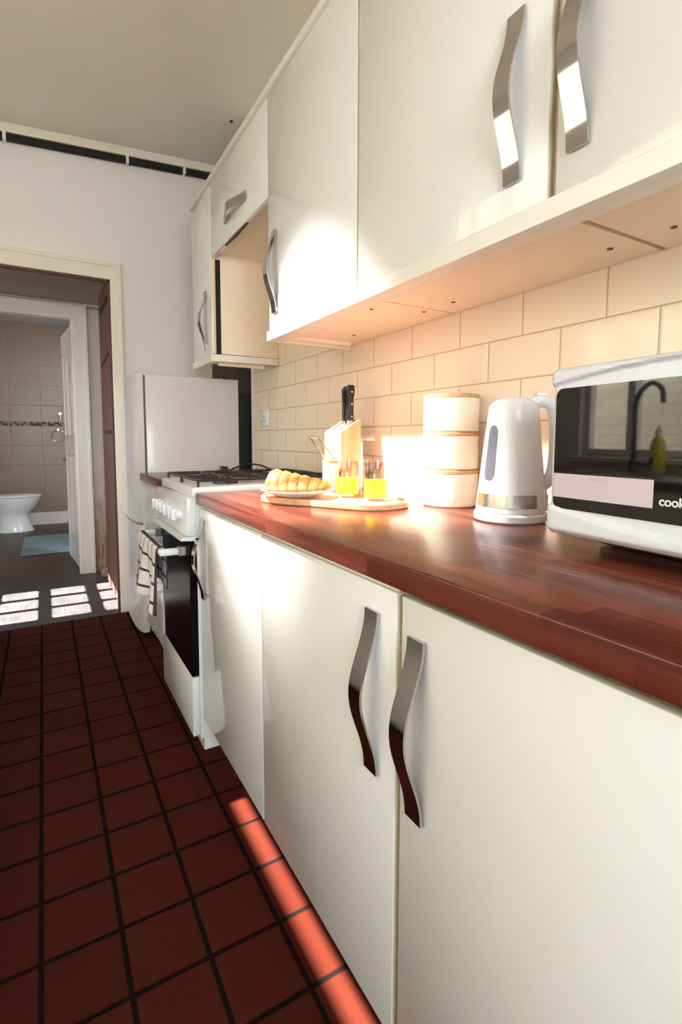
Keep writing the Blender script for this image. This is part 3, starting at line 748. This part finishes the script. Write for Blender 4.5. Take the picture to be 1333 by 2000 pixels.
# band over the front two thirds
def patch(z0, z1, a0, a1, off, nz=6, na=30, round_=False):
    bm = bmesh.new(); g = {}
    for i in range(na+1):
        for j in range(nz+1):
            a = math.radians(a0+(a1-a0)*i/na); z = z0+(z1-z0)*j/nz
            if round_:
                q = (i/na*2-1); lim = math.sqrt(max(0, 1-q*q))*.014; z = min(max(z, z0+.014-lim), z1-.014+lim)
            rr = kr(z)+off; sx, sy = ksh(z); g[i, j] = bm.verts.new((kx+sx+rr*math.cos(a), ky+sy+rr*math.sin(a), z))
    for i in range(na):
        for j in range(nz):
            try: bm.faces.new((g[i, j], g[i+1, j], g[i+1, j+1], g[i, j+1]))
            except ValueError: pass
    return bm
hang = math.degrees(math.atan2(hd_.y, hd_.x))   # about -31
bo = obj('metal_band', patch(.9435, .9715, hang-270, hang-62, .0007), 'steel', t, smooth=True)
wgo = obj('water_gauge', patch(1.000, 1.118, 166, 190, .0009, 24, 8, True), mat('gauge_grey', (.12, .125, .16), .45), t, smooth=True)
# lid and handle
bm = bmesh.new(); lathe(bm, [(0, 1.180), (.020, 1.179), (.036, 1.174), (.0485, 1.1655), (.0500, 1.162), (.046, 1.159), (0, 1.159)], kx, ky, 48, lambda z: (hd_.x*.001, hd_.y*.001)); obj('kettle_lid', bm, 'white_plastic', t, smooth=True)
def hp(h, z): return Vector((kx, ky, z)) + hd_*h
bm = bmesh.new(); tube(bm, spline([hp(.038, 1.160), hp(.058, 1.172), hp(.080, 1.166), hp(.092, 1.140), hp(.095, 1.09), hp(.094, 1.04), hp(.088, 1.010), hp(.075, .992), hp(.060, .982)], 7),
     [.012]*8+[.0115]*49, 16, True, 1.25); obj('kettle_handle', bm, 'white_plastic', t, smooth=True)
bm = bmesh.new(); prism(bm, [(.030, .932), (.079, .932), (.074, .975), (.060, .992), (.050, 1.158), (.030, 1.160)], 1, -.022, .022, .006)
bmesh.ops.rotate(bm, verts=bm.verts[:], cent=(0, 0, 0), matrix=Matrix.Rotation(math.atan2(hd_.y, hd_.x), 3, 'Z')); bmesh.ops.translate(bm, verts=bm.verts[:], vec=(kx, ky, 0)); obj('spine', bm, 'white_plastic', t, smooth=True)
bm = bmesh.new(); box(bm, (-.012, -.010, 0), (.012, .010, .010), .003); bmesh.ops.rotate(bm, verts=bm.verts[:], cent=(0, 0, 0), matrix=Matrix.Rotation(math.atan2(hd_.y, hd_.x), 3, 'Z')); bmesh.ops.translate(bm, verts=bm.verts[:], vec=hp(.060, 1.180)); obj('lid_button', bm, 'white_plastic', t, smooth=True)
bm = bmesh.new(); box(bm, (-.010, -.014, -.010), (.012, .014, .010), .002); bmesh.ops.rotate(bm, verts=bm.verts[:], cent=(0, 0, 0), matrix=Matrix.Rotation(math.atan2(hd_.y, hd_.x)-.35, 3, 'Z')); bmesh.ops.translate(bm, verts=bm.verts[:], vec=hp(.070, .958)); obj('switch', bm, 'black_plastic', t, smooth=True)

# microwave, turned a little away from the wall line
ma = math.radians(4.6)
MU = Vector((-math.sin(ma), -math.cos(ma), 0)); MV = Vector((math.cos(ma), -math.sin(ma), 0)); MO = Vector((.70, .535, 0))
def mp(u_, v_, z): return MO + MU*u_ + MV*v_ + Vector((0, 0, z))
def to_mw(bm):                                   # bmesh given as (u, v, z)
    for v in bm.verts: v.co = mp(v.co.x, v.co.y, v.co.z)
    return bm
t = thing('microwave_oven', 'white microwave with black glass door on the worktop', 'microwave', mp(.22, .15, WT))
MZ0, MZ1, MW = .940, 1.197, .44
bm = bmesh.new(); box(bm, (.004, .030, MZ0+.004), (MW-.004, .300, MZ1-.004), .006, 3); obj('casing', to_mw(bm), 'white_plastic', t, smooth=True)
# front frame: grid with two crescent ridges, hole for the glass
def arcz(u_): q = min(u_/.44, 1); return .0205*math.sin(PI*q)**.9
def fv(u_, z):
    v = 0.0
    top = 1.1685 + arcz(u_)*.95; bot = .9885 - arcz(u_)*1.25
    def ss(x): x = max(0, min(1, x)); return x*x*(3-2*x)
    v -= .007*ss((z-top)/.005); v -= .008*ss((bot-z)/.005)
    v += .010*ss((.952-z)/.012)**2 + .008*ss((z-1.188)/.009)**2
    v += .007*ss((.008-u_)/.008)**2 + .007*ss((u_-MW+.008)/.008)**2
    return v
bm = bmesh.new(); NUU, NZZ = 90, 100; g = {}
for i in range(NUU+1):
    for j in range(NZZ+1):
        uu = MW*(i/NUU); z = MZ0+(MZ1-MZ0)*j/NZZ
        g[i, j] = bm.verts.new((uu, fv(uu, z), z))
for i in range(NUU):
    for j in range(NZZ): bm.faces.new((g[i, j], g[i+1, j], g[i+1, j+1], g[i, j+1]))
edge = [g[i, 0] for i in range(NUU+1)] + [g[NUU, j] for j in range(1, NZZ+1)] + [g[i, NZZ] for i in range(NUU-1, -1, -1)] + [g[0, j] for j in range(NZZ-1, 0, -1)]
bkv = [bm.verts.new((v.co.x, .036, v.co.z)) for v in edge]
for k in range(len(edge)): bm.faces.new((edge[k], edge[(k+1) % len(edge)], bkv[(k+1) % len(edge)], bkv[k]))
bm.faces.new(bkv)
dr = obj('front_frame', to_mw(bm), 'white_plastic', t, smooth=True, angle=50)
bm = bmesh.new(); prism(bm, rrect(.0105, .981, .315, 1.166, .012), 1, -.0022, .002)
def mesh_glass():
    m = mat('door_glass', (.006, .006, .006), .03, spec=.5); N = NT(m); N.b.inputs['IOR'].default_value = 1.6
    return m
M['mw_glass'] = mesh_glass()
gl = obj('door_glass', to_mw(bm), 'mw_glass', t)
bm = bmesh.new(); prism(bm, rrect(.330, .985, .43, 1.162, .008), 1, -.0015, .002, .0005); obj('control_panel', to_mw(bm), 'black_plastic', t, smooth=True)
bm = bmesh.new(); prism(bm, rrect(.0115, .9985, .1715, 1.0355, .0006), 1, -.0028, -.0023); st = obj('warning_sticker', to_mw(bm), mat('sticker', (.62, .52, .55), .45), t)
bm = bmesh.new(); box(bm, (.014, .110, .9125), (MW-.014, .285, MZ0+.005), .002); obj('underside_shade', to_mw(bm), 'black_plastic', t)  # black box added as the painted shadow below the casing
for uu, vv in ((.03, .13), (.41, .13), (.03, .27), (.41, .27)):
    bm = bmesh.new(); lathe(bm, [(0, WT+.0003), (.008, WT+.0003), (.010, MZ0+.006), (0, MZ0+.006)], mp(uu, vv, 0).x, mp(uu, vv, 0).y, 16); obj('foot', bm, 'black_plastic', t, smooth=True)
def text(name, s, size, u0, z0, v0, m, parent, offset=0.0, ext=.0002, spacing=1.0):
    cu = bpy.data.curves.new(name, 'FONT'); cu.body = s; cu.size = size; cu.offset = offset; cu.extrude = ext; cu.space_character = spacing
    to = bpy.data.objects.new(name+'_src', cu); C.objects.link(to); bpy.context.view_layer.update()
    me = bpy.data.meshes.new_from_object(to.evaluated_get(bpy.context.evaluated_depsgraph_get()))
    bpy.data.objects.remove(to); bpy.data.curves.remove(cu)
    b2 = bmesh.new(); b2.from_mesh(me); bpy.data.meshes.remove(me)
    for v in b2.verts: v.co = mp(u0+v.co.x, v0-v.co.z, z0+v.co.y)
    return obj(name, b2, m, parent)
text('brand_lettering', 'cookworks', .0165, .1795, 1.0035, -.0026, mat('lettering', (.8, .8, .8), .4), t, .00035, spacing=.98)
pink = mat('sticker_ink', (.60, .36, .40), .5); pink2 = mat('sticker_fine_ink', (.58, .46, .50), .5)
text('sticker_heading', 'WARNING:', .0068, .072, 1.0268, -.0029, pink, t, ext=.0001)
for k in range(4):
    text('sticker_line', 'i l i t i l l i t i l i l t i l i t l i l i i l t i l i t i l i l'[: 62 - 3*k], .0045, .018+.003*(k % 2), 1.0205-.0052*k, -.0029, pink2, t, ext=.0001)
# cable behind the microwave
bm = bmesh.new(); pb = spline([(1.018, .60, .93), (1.014, .50, 1.02), (1.0, .40, 1.19), (.985, .37, 1.215), (.96, .30, 1.205)], 8); tube(bm, pb, .004, 8)
tag(obj('black_cord', bm, 'black_plastic', smooth=True), 'black power cord rising behind the microwave', 'cord')

# plug and cord on the short worktop
t = thing('mains_plug', 'black plug lying on the short worktop with its cord', 'plug', (.755, 2.42, WT))
bm = bmesh.new(); prism(bm, rrect(2.395, WT+.001, 2.445, WT+.046, .012), 0, .735, .772, .005); obj('plug_body', bm, 'black_plastic', t, smooth=True)
for y, z in ((2.42, .945), (2.408, .925), (2.432, .925)): obj('pin', B(((.716, y-.0025, z-.003), (.736, y+.0025, z+.003))), 'steel', t)
bm = bmesh.new(); tube(bm, spline([(.77, 2.42, .930), (.81, 2.42, .945), (.88, 2.43, .963), (.95, 2.43, .955), (1.0, 2.40, .932), (1.012, 2.33, .919)], 8), .0042, 10); obj('cord', bm, 'black_plastic', t, smooth=True)
# wall socket
t = thing('wall_socket', 'white switched wall socket on the tiles near fridge', 'socket', (XW, 2.555, 1.2))
bm = bmesh.new(); box(bm, (XW-.010, 2.510, 1.155), (XW, 2.600, 1.245), .003); obj('face_plate', bm, 'white_plastic', t, smooth=True)
obj('switch', B(((XW-.014, 2.525, 1.212), (XW-.009, 2.537, 1.230)), bev=.001), 'white_plastic', t)
for y, z in ((2.56, 1.205), (2.546, 1.182), (2.574, 1.182)): obj('pin_hole', B(((XW-.0106, y-.003, z-.004), (XW-.0098, y+.003, z+.004))), 'black_void', t)

t = thing('ceiling_spotlight', 'small white ceiling spotlight aimed at the worktop, above the photo', 'lamp', SPOT + Vector((0, 0, .10)))
dv = (AIM-SPOT).normalized()
bm = bmesh.new(); tube(bm, [SPOT-dv*.10, SPOT-dv*.085], [.03, .078], 24); tube(bm, [SPOT-dv*.085, SPOT-dv*.012], [.078, .080], 24, False); obj('lamp_head', bm, 'white_plastic', t, smooth=True)
bm = bmesh.new(); tube(bm, [SPOT-dv*.09, SPOT-dv*.09+Vector((0, 0, .08))], .008, 10); obj('bracket', bm, 'white_plastic', t, smooth=True)
# cable under the far coving
t = thing('ceiling_cable', 'black cable clipped along the far wall below the ceiling', 'cable', (0, YF, 2.7))
bm = bmesh.new(); tube(bm, [(XL+.02, YF-.022, cz(XL)-.073), (XW-.01, YF-.022, cz(XW)-.073)], .020, 10); obj('cable', bm, 'black_void', t, smooth=True)
for x in (-.11, .50, .83, -.75): obj('clip', B(((x-.008, YF-.046, cz(x)-.096), (x+.008, YF, cz(x)-.050)), bev=.002), 'trim_paint', t)
bm = bmesh.new(); lathe(bm, [(0, cz(.97)-.006), (.008, cz(.97)-.005), (.010, cz(.97)+.002)], .97, 2.87, 12); tag(obj('ceiling_screw', bm, 'black_plastic'), 'small dark screw head in the ceiling beside the cabinets', 'screw')

# ------------------------------------------------------------------ hall and bathroom things
t = thing('boarded_door', 'brown wooden door folded back into the hall', 'door', (.40, 3.44, 0))
bm = bmesh.new(); box(bm, (.390, 3.435, .02), (.430, 4.16, 2.10), .003); obj('leaf', bm, 'brown_door', t)
obj('hinge', B(((.384, 3.60, 1.955), (.391, 4.02, 1.985))), 'black_void', t)
obj('hinge', B(((.384, 3.60, 1.120), (.391, 3.98, 1.142))), 'black_void', t)
bm = bmesh.new(); tube(bm, [(.388, 4.06, 1.60), (.388, 3.60, 1.625)], .007, 8); obj('brace', bm, 'black_void', t)
# white bathroom door, open
t = thing('panel_door', 'white panelled bathroom door standing open', 'door', (.225, 4.64, 0))
bm = bmesh.new(); prism(bm, [(.236, 4.64), (.180, 5.335), (.214, 5.338), (.270, 4.643)], 2, .01, 2.0, .002)
lf = obj('leaf', bm, 'white_trim', t)
bm = bmesh.new()
for z0, z1 in ((.25, .95), (1.1, 1.82)):
    for y0, y1 in ((4.74, 4.95), (5.03, 5.24)):
        for lo, hi in (((.230, y0, z0), (.238, y1, z0+.018)), ((.230, y0, z1-.018), (.238, y1, z1)), ((.230, y0, z0), (.238, y0+.018, z1)), ((.230, y1-.018, z0), (.238, y1, z1))): box(bm, lo, hi, .002)
for v in bm.verts: v.co.x -= (v.co.y-4.64)*.0806
obj('panel_moulding', bm, 'white_trim', t)
bm = bmesh.new(); tube(bm, [(.186, 5.27, .90), (.150, 5.27, .90)], .009, 12); tube(bm, [(.152, 5.277, .90), (.158, 5.17, .90)], .009, 12); tube(bm, [(.186, 5.27, .90), (.178, 5.27, .90)], .024, 16); obj('lever_handle', bm, 'chrome', t, smooth=True)
# toilet in profile
t = thing('toilet', 'white toilet seen side-on through the bathroom doorway', 'toilet', (-.35, 7.05, 0))
bm = bmesh.new(); tc = Vector((-.30, 7.05))
def egg(rx, ry, cx, z, n=36):
    return [bm.verts.new((cx+rx*math.cos(2*PI*k/n)*(1.0 if math.cos(2*PI*k/n) > 0 else .85), 7.05+ry*math.sin(2*PI*k/n), z)) for k in range(n)]
lv = [(.20, .115, -.32, .0), (.19, .108, -.32, .03), (.165, .095, -.335, .17), (.175, .105, -.33, .22), (.22, .15, -.31, .30), (.255, .175, -.305, .37), (.262, .18, -.30, .405)]
R_ = [egg(*a[:3], a[3]) for a in lv]
for a, b in zip(R_, R_[1:]):
    for k in range(36): bm.faces.new((a[k], a[(k+1) % 36], b[(k+1) % 36], b[k]))
bm.faces.new(R_[0][::-1]); bm.faces.new(R_[-1]); obj('pan', bm, 'white_ceramic', t, smooth=True, angle=60)
bm = bmesh.new(); a = egg(.268, .185, -.30, .410); b = egg(.270, .187, -.30, .424); c = egg(.262, .18, -.30, .430)
for p, q in ((a, b), (b, c)):
    for k in range(36): bm.faces.new((p[k], p[(k+1) % 36], q[(k+1) % 36], q[k]))
bm.faces.new(a[::-1]); bm.faces.new(c); obj('seat', bm, 'white_ceramic', t, smooth=True, angle=40)
obj('cistern', B(((-.80, 6.87, .40), (-.62, 7.23, .82)), ((-.80, 6.93, .0), (-.52, 7.17, .40)), bev=.015), 'white_ceramic', t)
# bath mat
bm = bmesh.new(); box(bm, (-.215, 5.50, .0005), (.42, 6.50, .018), .006); tag(obj('bath_mat', bm, 'mat_blue'), 'blue-grey bath mat on the bathroom floor', 'mat')
# towel ring
t = thing('towel_ring', 'metal towel ring on the beige bathroom wall', 'towel ring', (.18, BY, 1.2))
bm = bmesh.new(); tube(bm, [(.18+.075*math.cos(a*PI/16), BY-.035, 1.12+.075*math.sin(a*PI/16)) for a in range(33)], .005, 8, False); obj('ring', bm, 'steel', t, smooth=True)
bm = bmesh.new(); tube(bm, [(.18, BY, 1.2), (.18, BY-.04, 1.2)], .014, 12); obj('mount', bm, 'steel', t, smooth=True)
bm = bmesh.new(); tube(bm, [(.21, BY, 1.40), (.21, BY-.05, 1.40)], .02, 12); tube(bm, [(.21, BY-.045, 1.41), (.21, BY-.045, 1.33)], .01, 10); tag(obj('wall_tap', bm, 'steel', smooth=True), 'small metal valve on the bathroom wall above the towel ring', 'tap')
# rubble by the doorway
bm = bmesh.new()
lathe(bm, [(0, .0), (.035, .0), (.040, .02), (.030, .055), (.012, .062), (0, .06)], .40, 4.40, 9)
tag(obj('loose_plaster', bm, 'stained', smooth=True), 'lump of crumbling plaster at the foot of the hall wall', 'plaster')

# ------------------------------------------------------------------ opposite side: sink run under the window
t = thing('sink_cabinet', 'cream cabinets under the sink worktop, dimly mirrored in the microwave door', 'cabinet', (-1.0, .9, 0))
obj('carcass', B(((XL+.01, -.6, .15), (-.78, 2.7, .872))), 'cream_trim', t)
obj('kickboard', B(((XL+.01, -.6, 0), (-.84, 2.7, .15))), 'cream_edge', t)
for y0 in (-.6, -.06, .48, 1.02, 1.56, 2.10):
    obj('door', B(((-.78, y0+.002, .15), (-.762, y0+.538, .86)), bev=.002), 'cream_gloss', t)
bm = bmesh.new(); box(bm, (XL+.001, -.6, .872), (-.75, 2.7, .910), .003); tag(obj('sink_worktop', bm, 'worktop'), 'dark wooden worktop holding the sink, mirrored in the microwave door', 'worktop')
t = thing('sink', 'steel sink and drainer mirrored low in the microwave door', 'sink', (-1.0, 1.5, .91))
bm = bmesh.new(); box(bm, (-1.09, 1.0, .9105), (-.80, 2.1, .915), .002)
for lo, hi in (((-1.06, 1.5, .9155), (-.86, 1.505, .925)), ((-1.06, 1.98, .9155), (-.86, 1.985, .925)), ((-1.06, 1.5, .9155), (-1.055, 1.985, .925)), ((-.865, 1.5, .9155), (-.86, 1.985, .925))): box(bm, lo, hi)
obj('bowl', bm, 'steel', t)
bm = bmesh.new(); tube(bm, spline([(-1.12, 1.86, .9165), (-1.12, 1.86, 1.12), (-1.12, 1.86, 1.27), (-1.115, 1.83, 1.34), (-1.10, 1.76, 1.375), (-1.08, 1.69, 1.34), (-1.07, 1.67, 1.27)], 8), .0125, 14)
lathe(bm, [(.025, .9165), (.025, .975), (.014, .985)], -1.12, 1.86, 20); tube(bm, [(-1.12, 1.86, .965), (-1.10, 1.75, .965), (-1.10, 1.74, 1.0)], .010, 10)
tag(obj('sink_tap', bm, 'black_plastic', smooth=True), 'tall black swan-neck tap reflected in the microwave door', 'tap')
t = thing('soap_bottle', 'yellow washing-up liquid bottle reflected beside the black tap', 'bottle', (-1.22, 1.80, .9105))
bm = bmesh.new(); lathe(bm, [(0, .911), (.034, .911), (.038, .917), (.038, 1.05), (.030, 1.09), (.014, 1.11), (0, 1.11)], -1.22, 1.80, 28); obj('bottle', bm, 'soap', t, smooth=True)
bm = bmesh.new(); lathe(bm, [(.014, 1.11), (.016, 1.14), (.008, 1.148), (.006, 1.165), (0, 1.165)], -1.22, 1.80, 20); obj('cap', bm, 'white_plastic', t, smooth=True)
